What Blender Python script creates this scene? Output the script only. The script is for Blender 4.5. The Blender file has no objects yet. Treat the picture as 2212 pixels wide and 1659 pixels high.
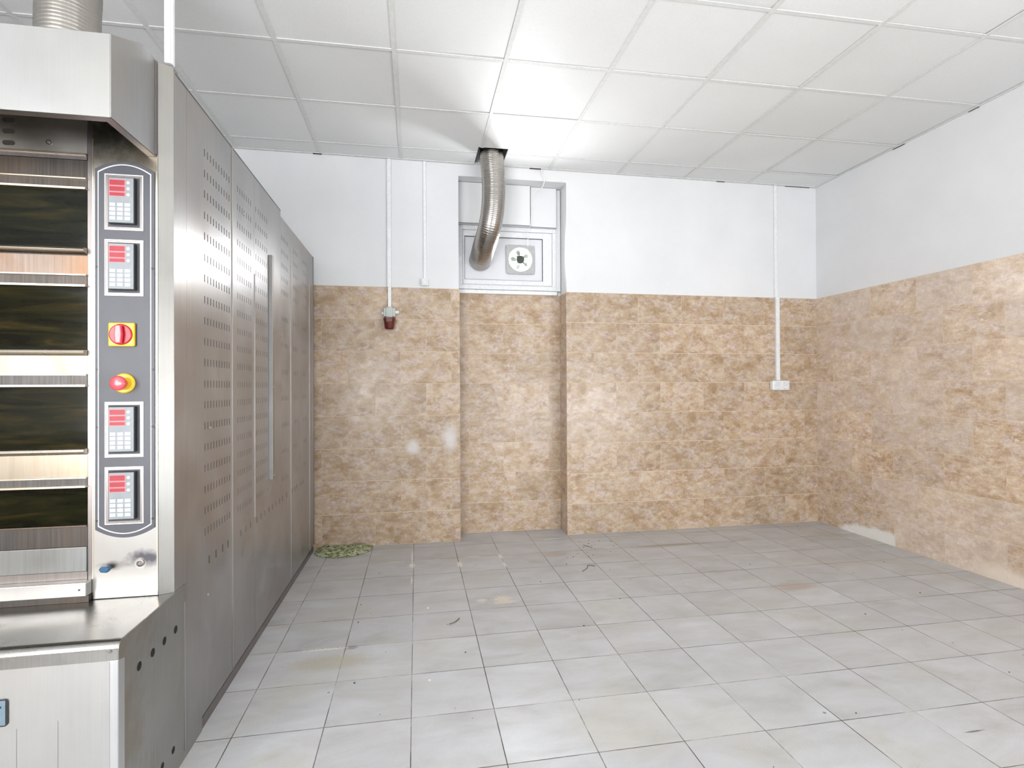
import bpy, bmesh, math, random
from mathutils import Matrix, Vector
random.seed(7)
C = bpy.context.scene.collection
SC = bpy.context.scene

# ------------------------------------------------------------------ camera
cam_d = bpy.data.cameras.new('camera'); cam = bpy.data.objects.new('camera', cam_d); C.objects.link(cam)
R = ((0.98436059, 0.17612672, 0.00368918), (-0.17610221, 0.98435261, -0.00616021), (-0.00471643, 0.00541419, 0.99997422))
rt = Vector((R[0][0], R[1][0], R[2][0])); fw = Vector((R[0][1], R[1][1], R[2][1])); up = Vector((R[0][2], R[1][2], R[2][2]))
cam.matrix_world = Matrix(((rt.x, up.x, -fw.x, 0), (rt.y, up.y, -fw.y, 0), (rt.z, up.z, -fw.z, 1.24), (0, 0, 0, 1)))
cam_d.sensor_width = 36; cam_d.lens = 1155.38 * 36 / 2212; cam_d.clip_start = .02
SC.camera = cam
# ------------------------------------------------------------------ world, daylight and added fill lights
w = bpy.data.worlds.new('sky'); SC.world = w; w.use_nodes = True
wn = w.node_tree.nodes; bg = wn['Background']
bg.inputs[0].default_value = (0.80, 0.90, 1.0, 1); bg.inputs[1].default_value = 1.6
def area(name, loc, rot, sx, sy, power, col=(1, 1, 1), shape='RECTANGLE', spread=180):
    l = bpy.data.lights.new(name, 'AREA'); l.shape = shape; l.size = sx; l.size_y = sy; l.energy = power; l.color = col
    l.spread = math.radians(spread)
    o = bpy.data.objects.new(name, l); o.location = loc; o.rotation_euler = [math.radians(a) for a in rot]; C.objects.link(o); return o
area('daylight_shop_window', (-1.75, -2.62, 1.75), (90, 0, 0), 1.7, 2.2, 15, (1.0, 0.985, 0.97))
area('added_uplight_rear_left', (-1.75, -2.66, 1.15), (140, 0, -4), 1.7, 1.2, 185, (0.97, 0.985, 1.0))  # added uplight that brightens the ceiling from the rear left
area('added_fill_rear_right', (2.2, -2.62, 1.35), (90, 0, 0), 1.5, 2.5, 5, (0.95, 0.98, 1.0))  # added weak fill from the rear right, evens out the room
area('added_uplight_rear_right', (2.2, -2.70, 0.62), (142, 0, 10), 1.5, 1.2, 55, (0.95, 0.98, 1.0))  # added low uplight for the ceiling, rear right
area('added_fill_left', (-2.80, -2.00, 1.70), (104, 0, -74), 1.0, 1.9, 155, (1.0, 0.985, 0.965))  # added fill that brightens the right wall, no known window
area('added_uplight_right', (3.72, -1.40, 0.80), (142, 0, 55), 1.5, 1.0, 130, (0.97, 0.985, 1.0))  # added uplight for the ceiling above the oven, no known window
area('daylight_fan_opening', (0.885, 4.532, 2.328), (-98, 0, -6), 0.20, 0.20, 55, (0.97, 0.99, 1.0), 'DISK')
SC.view_settings.view_transform = 'Standard'; SC.view_settings.look = 'None'
SC.view_settings.exposure = -0.12; SC.view_settings.gamma = 1.0; SC.view_settings.use_curve_mapping = False

# ------------------------------------------------------------------ dimensions
XR, YB, ZC = 3.618, 4.33, 3.051
XL, YF = -2.75, -2.6
AX0, AX1, AY = 0.347, 1.24, 4.54      # alcove
ZT = 2.034                             # top of the tiling
XS = -0.768                            # side face of the oven
YO = 1.868                             # front face of the oven

# ------------------------------------------------------------------ material helpers
def srgb(r, g, b):
    f = lambda c: (c / 255 / 12.92) if c / 255 <= .04045 else ((c / 255 + .055) / 1.055) ** 2.4
    return (f(r), f(g), f(b), 1)
class NT:
    def __init__(s, name):
        s.m = bpy.data.materials.new(name); s.m.use_nodes = True; s.t = s.m.node_tree; s.n = s.t.nodes
        s.p = s.n['Principled BSDF']; s._pos = None
    def node(s, typ, **kw):
        nd = s.n.new(typ)
        for k, v in kw.items(): setattr(nd, k, v)
        return nd
    def link(s, a, b): s.t.links.new(a, b)
    def inp(s, sock, v):
        if hasattr(v, 'is_output'): s.link(v, sock)
        elif v is not None: sock.default_value = v
    def pos(s):
        if s._pos is None: s._pos = s.node('ShaderNodeTexCoord').outputs['Object']
        return s._pos
    def math(s, op, a, b=None, c=None, clamp=False):
        nd = s.node('ShaderNodeMath', operation=op, use_clamp=clamp)
        s.inp(nd.inputs[0], a); s.inp(nd.inputs[1], b); s.inp(nd.inputs[2], c); return nd.outputs[0]
    def map(s, v, loc=(0, 0, 0), scale=(1, 1, 1), rot=(0, 0, 0)):
        nd = s.node('ShaderNodeMapping'); s.link(v, nd.inputs[0])
        nd.inputs[1].default_value = loc; nd.inputs[2].default_value = rot; nd.inputs[3].default_value = scale; return nd.outputs[0]
    def noise(s, v, scale, detail=4, rough=.55, dist=0, w=None):
        nd = s.node('ShaderNodeTexNoise')
        if w is not None: nd.noise_dimensions = '4D'; s.inp(nd.inputs['W'], w)
        s.link(v, nd.inputs['Vector']); nd.inputs['Scale'].default_value = scale; nd.inputs['Detail'].default_value = detail
        nd.inputs['Roughness'].default_value = rough; nd.inputs['Distortion'].default_value = dist; return nd.outputs[0]
    def ramp(s, f, stops, interp='LINEAR'):
        nd = s.node('ShaderNodeValToRGB'); nd.color_ramp.interpolation = interp; e = nd.color_ramp.elements
        while len(e) < len(stops): e.new(.5)
        for i, (p, c) in enumerate(stops):
            e[i].position = p; e[i].color = c if len(c) == 4 else (*c, 1)
        s.link(f, nd.inputs[0]); return nd.outputs[0]
    def mix(s, f, a, b, mode='MIX'):
        nd = s.node('ShaderNodeMix', data_type='RGBA', blend_type=mode)
        s.inp(nd.inputs[0], f); s.inp(nd.inputs[6], a); s.inp(nd.inputs[7], b); return nd.outputs[2]
    def sep(s, v):
        nd = s.node('ShaderNodeSeparateXYZ'); s.link(v, nd.inputs[0]); return nd.outputs
    def comb(s, x, y, z):
        nd = s.node('ShaderNodeCombineXYZ'); s.inp(nd.inputs[0], x); s.inp(nd.inputs[1], y); s.inp(nd.inputs[2], z); return nd.outputs[0]
    def bump(s, h, strength, dist=.01):
        nd = s.node('ShaderNodeBump'); nd.inputs['Strength'].default_value = strength; nd.inputs['Distance'].default_value = dist
        s.link(h, nd.inputs['Height']); s.link(nd.outputs[0], s.p.inputs['Normal']); return nd.outputs[0]
    def spot(s, xyz, cx, cy, rx, ry, axes=(0, 1), soft=.35, wob=None):
        a = s.math('DIVIDE', s.math('SUBTRACT', xyz[axes[0]], cx), rx); b = s.math('DIVIDE', s.math('SUBTRACT', xyz[axes[1]], cy), ry)
        d = s.math('SQRT', s.math('ADD', s.math('MULTIPLY', a, a), s.math('MULTIPLY', b, b)))
        if wob is not None: d = s.math('ADD', d, wob)
        return s.math('DIVIDE', s.math('SUBTRACT', 1.0 + soft, d), soft * 2, clamp=True)
def S(m, **kw):
    for k, v in kw.items(): m.p.inputs[k].default_value = v
def plain(name, col, rough=.5, metal=0, spec=.5, coat=0, nscale=None, namp=.06):
    m = NT(name); S(m, Roughness=rough, Metallic=metal); m.p.inputs['Specular IOR Level'].default_value = spec
    m.p.inputs['Coat Weight'].default_value = coat
    nz = m.noise(m.pos(), nscale or 40, 3)
    lo = tuple(c * (1 - namp) for c in col[:3]); hi = tuple(min(1, c * (1 + namp)) for c in col[:3])
    m.link(m.ramp(nz, [(.3, lo), (.7, hi)]), m.p.inputs['Base Color']); return m.m

def tile_wall(name, axis, phase, offset, seed, patches=(), pale=0.0, dark=(.79, .77, .735)):
    m = NT(name); P = m.pos(); xyz = m.sep(P)
    u = xyz[axis]
    row = m.math('FLOOR', m.math('DIVIDE', xyz[2], .25425)); even = m.math('SUBTRACT', 1.0, m.math('MODULO', row, 2.0))
    uu = m.math('DIVIDE', m.math('ADD', m.math('ADD', u, 40 - phase), m.math('MULTIPLY', even, .4 * offset)), .4)
    colm = m.math('FLOOR', uu); fu = m.math('SUBTRACT', uu, colm); fv = m.math('FRACT', m.math('DIVIDE', xyz[2], .25425))
    du = m.math('MULTIPLY', m.math('MINIMUM', fu, m.math('SUBTRACT', 1.0, fu)), .4); dv = m.math('MULTIPLY', m.math('MINIMUM', fv, m.math('SUBTRACT', 1.0, fv)), .25425)
    gh = m.math('SUBTRACT', 1.0, m.math('DIVIDE', dv, .0022), clamp=True); gv = m.math('SUBTRACT', 1.0, m.math('DIVIDE', du, .0020), clamp=True)
    wnn = m.node('ShaderNodeTexWhiteNoise', noise_dimensions='3D'); m.link(m.comb(colm, row, seed * 7.7), wnn.inputs['Vector']); rr = wnn.outputs['Value']
    vg = m.math('GREATER_THAN', m.math('FRACT', m.math('MULTIPLY', rr, 13.7)), .35)
    fac = m.math('MAXIMUM', m.math('MULTIPLY', gh, 1.35, clamp=True), m.math('MULTIPLY', gv, m.math('ADD', .12, m.math('MULTIPLY', vg, .55))))
    W = m.math('ADD', m.math('MULTIPLY', m.math('FLOOR', m.math('MULTIPLY', rr, 23.0)), 3.7), seed)
    tl = m.comb(m.math('MULTIPLY', fu, .4), m.math('MULTIPLY', fv, .25425), 0)      # each tile carries one of nine printed designs
    q = m.map(tl, rot=(0, 0, math.radians(-34)), scale=(1, 1.55, 1))
    big = m.noise(q, 6.5, 9, .62, .35, w=W)
    mid = m.noise(q, 21, 7, .68, .6, w=m.math('ADD', W, 3.1))
    fine = m.noise(P, 75, 5, .7, .3)
    v = m.math('ADD', m.math('MULTIPLY', big, .50), m.math('ADD', m.math('MULTIPLY', mid, .34), m.math('MULTIPLY', fine, .16)))
    col = m.ramp(v, [(.36, srgb(156, 128, 100)), (.44, srgb(182, 154, 125)), (.50, srgb(202, 177, 151)), (.55, srgb(214, 194, 172)), (.63, srgb(232, 219, 204))])
    cl = m.noise(q, 8, 6, .6, .5, w=m.math('ADD', W, 9))
    col = m.mix(m.ramp(cl, [(.49, (0, 0, 0)), (.56, (.8, .8, .8))]), col, m.mix(m.ramp(mid, [(.4, (0, 0, 0)), (.6, (1, 1, 1))]), srgb(192, 168, 156), srgb(226, 210, 200)))
    ol = m.noise(q, 7, 6, .6, .4, w=m.math('ADD', W, 14))
    col = m.mix(m.ramp(ol, [(.54, (0, 0, 0)), (.68, (.65, .65, .65))]), col, m.mix(mid, srgb(150, 124, 84), srgb(196, 170, 126)))
    dk = m.noise(q, 9, 8, .7, .5, w=m.math('ADD', W, 22))
    col = m.mix(m.ramp(dk, [(.57, (0, 0, 0)), (.72, (.55, .55, .55))]), col, srgb(148, 116, 92))
    for sc, dist, wv, c, amt, wd in ((4.5, .8, 20, srgb(234, 220, 202), .65, .009), (11.0, .7, 27, srgb(232, 218, 202), .55, .016), (6.0, .9, 31, srgb(138, 108, 86), .40, .008)):
        n = m.noise(q, sc, 4, .6, dist, w=m.math('ADD', W, wv))
        d = m.math('ABSOLUTE', m.math('SUBTRACT', n, .5))
        col = m.mix(m.math('MULTIPLY', m.math('MULTIPLY', m.math('SUBTRACT', 1.0, m.math('DIVIDE', d, wd), clamp=True), amt), m.ramp(cl, [(.4, (.2, .2, .2)), (.6, (1, 1, 1))])), col, c)
    for sy, wv, c, amt in ((7, 41, srgb(236, 224, 208), .55), (5, 47, srgb(150, 124, 102), .35)):
        n = m.noise(m.map(tl, rot=(0, 0, math.radians(-38 if sy == 7 else 24)), scale=(1, sy, 1)), 3.2, 5, .6, .25, w=m.math('ADD', W, wv))
        d = m.math('ABSOLUTE', m.math('SUBTRACT', n, .5))
        col = m.mix(m.math('MULTIPLY', m.math('MULTIPLY', m.math('SUBTRACT', 1.0, m.math('DIVIDE', d, .014), clamp=True), amt), m.ramp(mid, [(.4, (0, 0, 0)), (.6, (1, 1, 1))])), col, c)
    if pale: col = m.mix(m.math('MULTIPLY', m.math('FRACT', m.math('MULTIPLY', rr, 31.0)), pale), col, srgb(218, 208, 202))  # paleness stands in for the glaze's grazing reflection, varied per tile
    col = m.mix(1.0, col, (*dark, 1), 'MULTIPLY')
    # per tile brightness
    tint = m.ramp(m.math('FRACT', m.math('MULTIPLY', rr, 7.3)), [(0, (.90, .90, .90)), (1, (1.05, 1.045, 1.04))])
    col = m.mix(1.0, col, tint, 'MULTIPLY')
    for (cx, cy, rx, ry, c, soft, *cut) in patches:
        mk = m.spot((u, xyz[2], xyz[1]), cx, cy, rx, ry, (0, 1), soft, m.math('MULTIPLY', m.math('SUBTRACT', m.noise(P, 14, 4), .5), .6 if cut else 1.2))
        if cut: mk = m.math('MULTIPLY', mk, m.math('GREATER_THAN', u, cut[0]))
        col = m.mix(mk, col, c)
    col = m.mix(fac, col, srgb(222, 200, 172))
    m.link(col, m.p.inputs['Base Color'])
    ro = m.ramp(m.noise(P, 9, 4), [(.3, (.20, .20, .20)), (.7, (.32, .32, .32))]); m.link(m.mix(fac, ro, (.8, .8, .8, 1)), m.p.inputs['Roughness'])
    h = m.math('ADD', m.math('MULTIPLY', fac, -.6), m.math('MULTIPLY', m.noise(P, 5, 2, w=rr), 1.1))
    m.bump(h, .35, .004); m.p.inputs['Specular IOR Level'].default_value = .5
    return m.m

def floor_mat():
    m = NT('pale_grey_floor_tiles'); P = m.pos(); xyz = m.sep(P)
    wob = m.math('MULTIPLY', m.math('SUBTRACT', m.noise(P, 3, 2), .5), .004)
    vec = m.comb(m.math('ADD', xyz[0], .3134 * 20 - .2902), m.math('ADD', m.math('ADD', xyz[1], .309 * 20 - 2.0493), wob), 0)
    br = m.node('ShaderNodeTexBrick'); br.offset = 0; br.squash = 1; m.link(vec, br.inputs['Vector'])
    for k, v in (('Scale', 1), ('Mortar Size', .0019), ('Mortar Smooth', .15), ('Brick Width', .3134), ('Row Height', .309)): br.inputs[k].default_value = v
    br.inputs['Color1'].default_value = (0, 0, 0, 1); br.inputs['Color2'].default_value = (1, 1, 1, 1); br.inputs['Mortar'].default_value = (0, 0, 0, 1)
    rnd = m.node('ShaderNodeSeparateColor'); m.link(br.outputs['Color'], rnd.inputs[0]); rr = rnd.outputs[0]; fac = br.outputs['Fac']
    n1 = m.noise(m.map(P, scale=(1, 2.2, 1)), 3.2, 6, .62, .6, w=m.math('MULTIPLY', rr, 20)); n2 = m.noise(P, 260, 3, .7)
    v = m.math('ADD', m.math('MULTIPLY', n1, .62), m.math('MULTIPLY', n2, .38))
    col = m.ramp(v, [(.30, srgb(162, 161, 158)), (.47, srgb(186, 187, 188)), (.60, srgb(197, 199, 203)), (.75, srgb(206, 208, 211))])
    # yellowish grime and purple-grey haze
    g = m.noise(P, 1.7, 5, .65, .8); col = m.mix(m.ramp(g, [(.50, (0, 0, 0)), (.72, (.5, .5, .5))]), col, srgb(186, 181, 166))
    g2 = m.noise(m.map(P, loc=(5, 3, 0)), 2.3, 4, .6); col = m.mix(m.ramp(g2, [(.52, (0, 0, 0)), (.75, (.45, .45, .45))]), col, srgb(190, 188, 196))
    tint = m.ramp(rr, [(0, (.94, .94, .94)), (1, (1.03, 1.03, 1.03))]); col = m.mix(1.0, col, tint, 'MULTIPLY')
    # dark specks and scuffs
    vo = m.node('ShaderNodeTexVoronoi'); vo.inputs['Scale'].default_value = 5.5; m.link(P, vo.inputs['Vector'])
    sp = m.math('LESS_THAN', vo.outputs['Distance'], m.math('MULTIPLY', m.noise(P, 2.2, 2), .055)); col = m.mix(m.math('MULTIPLY', sp, .75), col, srgb(88, 84, 80))
    sc = m.noise(m.map(P, scale=(1, 9, 1), rot=(0, 0, .5)), 16, 5, .7, .3)
    col = m.mix(m.ramp(sc, [(.70, (0, 0, 0)), (.80, (.35, .35, .35))]), col, srgb(140, 136, 132))
    # grout: dark, broken up by paler fillings
    gn = m.noise(m.map(P, loc=(2, 7, 0)), 2.4, 6, .7)
    gcol = m.ramp(gn, [(.34, srgb(52, 45, 42)), (.46, srgb(92, 84, 80)), (.54, srgb(136, 130, 126)), (.64, srgb(186, 184, 182))])
    col = m.mix(fac, col, gcol)
    wob2 = m.math('MULTIPLY', m.math('SUBTRACT', m.noise(P, 60, 3), .5), 2.4)
    for (cx, cy, rx, ry, c) in ((-.034, 3.80, .016, .050, (236, 234, 226)), (-.034, 3.98, .006, .13, (232, 228, 222)), (-.034, 3.50, .006, .06, (230, 226, 220)),
                                (.294, 3.757, .016, .05, (232, 228, 216)), (.600, 3.88, .012, .05, (234, 228, 216)), (.603, 3.70, .010, .04, (232, 224, 214)),
                                (-.16, 3.896, .09, .005, (226, 222, 216)), (.10, 3.896, .08, .005, (226, 222, 216)), (.40, 3.899, .06, .006, (226, 222, 216)),
                                (1.07, 4.24, .09, .008, (235, 235, 235)), (-.42, 2.66, .10, .010, (222, 220, 210)), (.49, 3.10, .05, .04, (216, 206, 192)),
                                (.50, 3.05, .07, .02, (214, 204, 190)), (.37, 3.10, .03, .02, (214, 206, 196)), (.05, 2.3, .006, .006, (240, 240, 240)), (.06, 3.05, .006, .01, (240, 240, 240))):
        col = m.mix(m.math('MULTIPLY', m.spot(xyz, cx, cy, rx, ry, wob=wob2), .85), col, srgb(*c))
    for (cx, cy, rx, ry, c) in ((-.305, 2.655, .024, .018, (120, 120, 116)), (-.39, 2.53, .16, .06, (176, 170, 152)), (2.75, 2.0, .02, .012, (100, 100, 92)), (1.95, 3.9, .3, .03, (150, 142, 132)),
                                (1.0, 3.85, .1, .05, (178, 168, 148)), (1.96, 1.60, .04, .004, (30, 28, 26)), (2.3, 2.95, .14, .05, (176, 160, 150))):
        col = m.mix(m.math('MULTIPLY', m.spot(xyz, cx, cy, rx, ry, wob=m.math('MULTIPLY', wob2, .5)), .7), col, srgb(*c))
    m.link(col, m.p.inputs['Base Color'])
    ro = m.ramp(g, [(.3, (.30, .30, .30)), (.7, (.46, .46, .46))]); m.link(m.mix(fac, ro, (.9, .9, .9, 1)), m.p.inputs['Roughness'])
    m.bump(m.math('ADD', m.math('MULTIPLY', fac, -1), m.math('MULTIPLY', n1, .15)), .35, .003)
    return m.m

def plaster(name, c0, c1, sc=1.3, rough=.85, bump=.08):
    m = NT(name); P = m.pos(); n = m.noise(P, sc, 5, .6)
    m.link(m.ramp(n, [(.35, c0), (.65, c1)]), m.p.inputs['Base Color']); S(m, Roughness=rough)
    m.p.inputs['Specular IOR Level'].default_value = .3
    m.bump(m.noise(P, 120, 4), bump, .004); return m.m

def ceiling_mat():
    m = NT('white_vinyl_ceiling_tile'); P = m.pos()
    rn = m.node('ShaderNodeNewGeometry').outputs['Random Per Island']
    n = m.noise(P, 1.2, 3); n2 = m.noise(P, 260, 3)
    col = m.ramp(n, [(.3, srgb(221, 222, 222)), (.7, srgb(228, 229, 229))])
    col = m.mix(1.0, col, m.ramp(rn, [(0, (.955, .958, .955)), (.5, (1, 1, 1)), (1, (1.01, 1.01, 1.01))]), 'MULTIPLY')
    col = m.mix(m.ramp(n2, [(.35, (.16, .16, .16)), (.5, (0, 0, 0))]), col, srgb(170, 172, 170))
    m.link(col, m.p.inputs['Base Color']); S(m, Roughness=.5); m.p.inputs['Specular IOR Level'].default_value = .3
    m.bump(m.noise(P, 300, 3), .15, .001); return m.m

def steel(name, c=(.62, .61, .60), rough=.3, aniso=.75, stain=None, samt=.0, wave=.25, metal=1.0, sscale=1.6, brush=.10):
    m = NT(name); P = m.pos(); S(m, Metallic=metal)
    n = m.noise(P, 2.2, 4, .6); st = m.noise(m.map(P, scale=(60, 60, 1.2)), 3, 3, .6)
    col = m.ramp(n, [(.3, tuple(x * .88 for x in c)), (.7, tuple(min(1, x * 1.08) for x in c))])
    col = m.mix(brush, col, m.ramp(st, [(.3, (.35, .35, .35)), (.7, (.8, .8, .8))]))
    if stain:
        sn = m.noise(m.map(P, loc=(3, 1, 4), scale=(1, 1, .6)), sscale, 5, .62, .6)
        col = m.mix(m.ramp(sn, [(.46, (0, 0, 0)), (.68, (samt, samt, samt))]), col, stain)
    m.link(col, m.p.inputs['Base Color'])
    r = m.ramp(m.noise(P, 5, 4), [(.3, (rough * .85,) * 3), (.7, (rough * 1.2,) * 3)]); m.link(r, m.p.inputs['Roughness'])
    g = m.node('ShaderNodeNewGeometry'); cr = m.node('ShaderNodeVectorMath', operation='CROSS_PRODUCT')
    m.link(g.outputs['Normal'], cr.inputs[0]); cr.inputs[1].default_value = (0.0, .03, 1)
    m.link(cr.outputs[0], m.p.inputs['Tangent']); m.p.inputs['Anisotropic'].default_value = aniso
    m.bump(m.noise(m.map(P, scale=(1, 1, .5)), 2.6, 2, .4), wave, .02)
    return m.m

# ------------------------------------------------------------------ materials
M = {}
TW = tile_wall('beige_marble_wall_tiles', 0, -.521, .5, 1.0, ((.27, .83, .05, .10, srgb(205, 198, 194), .5), (-.03, .76, .045, .05, srgb(206, 200, 196), .4)))
TA = tile_wall('beige_marble_alcove_tiles', 0, .84, .26, 5.0)
TJ = tile_wall('beige_marble_reveal_tiles', 1, 4.29, .5, 8.0)
TR = tile_wall('beige_marble_side_wall_tiles', 1, 3.736, .5, 3.0, ((3.56, -.01, .52, .105, srgb(228, 226, 222), .12, 3.527), (2.7, .03, .25, .07, srgb(224, 210, 196), .5)), .45, (1.0, .985, .96))  # paler tile copy, reflected sheen mixed into the colour
FL = floor_mat()
PW = plaster('white_wall_paint', srgb(218, 219, 221), srgb(225, 226, 227))
PC = ceiling_mat()
GR = plain('white_grid_metal', srgb(212, 213, 211), .6)
GAP = plain('dark_void', (.02, .018, .015), .9)
CON = plain('concrete_slab', (.25, .24, .23), .9)
WPL = plain('white_plastic', srgb(228, 229, 230), .35)
WFR = plain('white_window_plastic', srgb(222, 223, 226), .3)
GPL = plain('grey_plastic', srgb(172, 174, 174), .4)
GASK = plain('dark_gasket', srgb(66, 68, 74), .6)
SIDE = steel('brushed_steel_side', (.40, .395, .395), .36, .75, (.42, .34, .27, 1), .35, .3)
FRONT = steel('brushed_steel_front', (.54, .54, .535), .34, .5, (.52, .47, .40, 1), .3, .2, brush=.05)
HOODM = steel('satin_steel_hood', (.34, .34, .335), .42, .4, (.35, .33, .30, 1), .3, .15, brush=.025)
BASE = steel('dull_steel_base', (.35, .35, .335), .4, .5, (.27, .215, .135, 1), .8, .9, sscale=2.6)
TOP = steel('worn_steel_worktop', (.27, .265, .25), .25, .4, (.40, .39, .42, 1), .35, .2, sscale=5)
HEAT = steel('heat_tinted_steel', (.17, .12, .09), .34, .5, (.20, .11, .06, 1), .8, .3, sscale=3)
PALE = steel('pale_fascia_steel', (.26, .22, .165), .36, .5, (.30, .19, .09, 1), .8, .3, sscale=3)
DSTEEL = steel('dark_steel', (.035, .030, .027), .45, .4, (.12, .08, .05, 1), .6, .3)  # near-black steel for dark panels, strips and gaps
LIPM = steel('bright_edge_steel', (.66, .58, .47), .28, .3)
SEAM = steel('dull_seam_steel', (.50, .46, .42), .42, .3)
GALV = steel('galvanised_post', (.25, .22, .21), .4, .5)
DUCTM = steel('aluminium_duct', (.42, .39, .355), .19, .0, None, 0, 0)
DUCTM2 = DUCTM
PANEL = plain('graphite_panel', srgb(70, 71, 78), .45, nscale=6, namp=.12)
WLINE = plain('white_trim_line', srgb(226, 226, 226), .4)
CBODY = plain('controller_black', srgb(38, 38, 38), .4)
CFACE = plain('controller_grey_face', srgb(128, 134, 138), .45)
CRED = plain('red_display', srgb(150, 30, 46), .45)
CPINK = plain('pink_display_frame', srgb(206, 116, 122), .4)
CBTN = plain('white_key', srgb(226, 228, 234), .3)
YEL = plain('yellow_plastic', srgb(222, 184, 48), .3)
RED = plain('red_plastic', srgb(168, 8, 34), .3)
REDP = plain('pinkish_red_plastic', srgb(220, 74, 84), .3, coat=.3)
DRED = plain('dark_red_cap', srgb(96, 26, 18), .25, coat=.5)
BLUE = plain('blue_plastic', srgb(36, 82, 112), .35)
LATCH = plain('blue_grey_latch', srgb(104, 122, 136), .45)
CABLE = plain('white_cable', srgb(224, 222, 216), .5)

def glass_dark():
    m = NT('smoked_oven_glass'); P = m.pos()
    n = m.noise(m.map(P, scale=(.8, 1, 7)), 4, 5, .65, .8); n2 = m.noise(m.map(P, scale=(.5, 1, 3), rot=(0, .15, 0)), 5, 4, .6, .4)
    col = m.ramp(n, [(.35, (.002, .002, .001)), (.52, (.007, .008, .003)), (.62, (.018, .014, .004)), (.75, (.038, .026, .007))])
    col = m.mix(m.ramp(n2, [(.62, (0, 0, 0)), (.8, (.25, .25, .25))]), col, (.04, .05, .03, 1))
    m.link(col, m.p.inputs['Base Color']); S(m, Roughness=.10); m.p.inputs['Specular IOR Level'].default_value = .12
    m.bump(m.noise(m.map(P, scale=(1, 1, 3)), 3, 2), .2, .01); return m.m
GLASS = glass_dark()

def scorched():
    m = NT('control_column_steel'); P = m.pos(); xyz = m.sep(P); S(m, Metallic=1.0, Roughness=.36)
    n = m.noise(P, 3, 4); col = m.ramp(n, [(.3, (.44, .43, .415)), (.7, (.51, .50, .485))])
    wob = m.math('MULTIPLY', m.math('SUBTRACT', m.noise(P, 30, 4, .6), .5), 2.2)
    col = m.mix(m.math('MULTIPLY', m.spot(xyz, -.845, .705, .042, .020, (0, 2), .6, wob), .9), col, (.09, .09, .11, 1))
    col = m.mix(m.math('MULTIPLY', m.spot(xyz, -.935, .688, .03, .010, (0, 2), .6, wob), .6), col, (.2, .17, .13, 1))
    col = m.mix(m.spot(xyz, -.858, .690, .014, .013, (0, 2), .4, wob), col, (.62, .60, .56, 1))
    col = m.mix(m.math('MULTIPLY', m.spot(xyz, -.80, 1.95, .22, .10, (0, 2), .7, wob), .75), col, (.34, .28, .20, 1))
    col = m.mix(m.math('MULTIPLY', m.spot(xyz, -.97, 2.03, .10, .05, (0, 2), .7, wob), .8), col, (.10, .10, .06, 1))
    m.link(col, m.p.inputs['Base Color'])
    g = m.node('ShaderNodeNewGeometry'); cr = m.node('ShaderNodeVectorMath', operation='CROSS_PRODUCT')
    m.link(g.outputs['Normal'], cr.inputs[0]); cr.inputs[1].default_value = (0.0, .03, 1); m.link(cr.outputs[0], m.p.inputs['Tangent'])
    m.p.inputs['Anisotropic'].default_value = .5
    m.bump(m.noise(P, 3, 2), .15, .01); return m.m
COLM = scorched()

def leafy():
    m = NT('green_white_crumpled_cloth'); P = m.pos()
    n = m.noise(m.map(P, scale=(.7, 1.6, 1)), 46, 4, .6, .6); col = m.ramp(n, [(.38, srgb(50, 58, 26)), (.45, srgb(120, 130, 82)), (.53, srgb(176, 180, 144)), (.66, srgb(196, 192, 172))])
    m.link(col, m.p.inputs['Base Color']); S(m, Roughness=.9); m.bump(n, .6, .01); return m.m
LEAF = leafy()

# ------------------------------------------------------------------ mesh helpers
def box(bm, x0, x1, y0, y1, z0, z1, mi=0):
    vs = [bm.verts.new((x, y, z)) for x in (x0, x1) for y in (y0, y1) for z in (z0, z1)]
    for f in ((0, 1, 3, 2), (4, 6, 7, 5), (0, 4, 5, 1), (2, 3, 7, 6), (0, 2, 6, 4), (1, 5, 7, 3)):
        fc = bm.faces.new([vs[i] for i in f]); fc.material_index = mi
def prism(bm, pts, axis, a, b, mi=0):
    """pts 2D polygon in the two other axes (in xyz order), extruded along axis from a to b"""
    def P(p, t):
        l = list(p); l.insert(axis, t); return l
    A = [bm.verts.new(P(p, a)) for p in pts]; B = [bm.verts.new(P(p, b)) for p in pts]; n = len(pts)
    fs = [bm.faces.new(A), bm.faces.new(B[::-1])]
    for i in range(n): fs.append(bm.faces.new((A[i], B[i], B[(i + 1) % n], A[(i + 1) % n])))
    for f in fs: f.material_index = mi
def cyl(bm, c, axis, r, h, seg=32, r2=None, mi=0):
    """c = centre of the start cap; runs along +axis by h (h may be negative)"""
    r2 = r if r2 is None else r2; o = [i for i in range(3) if i != axis]
    A, B = [], []
    for i in range(seg):
        t = 2 * math.pi * i / seg
        for lst, rr, hh in ((A, r, 0), (B, r2, h)):
            p = list(c); p[o[0]] += rr * math.cos(t); p[o[1]] += rr * math.sin(t); p[axis] += hh; lst.append(bm.verts.new(p))
    fs = [bm.faces.new(A), bm.faces.new(B[::-1])] + [bm.faces.new((A[i], B[i], B[(i + 1) % seg], A[(i + 1) % seg])) for i in range(seg)]
    for f in fs: f.material_index = mi
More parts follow.
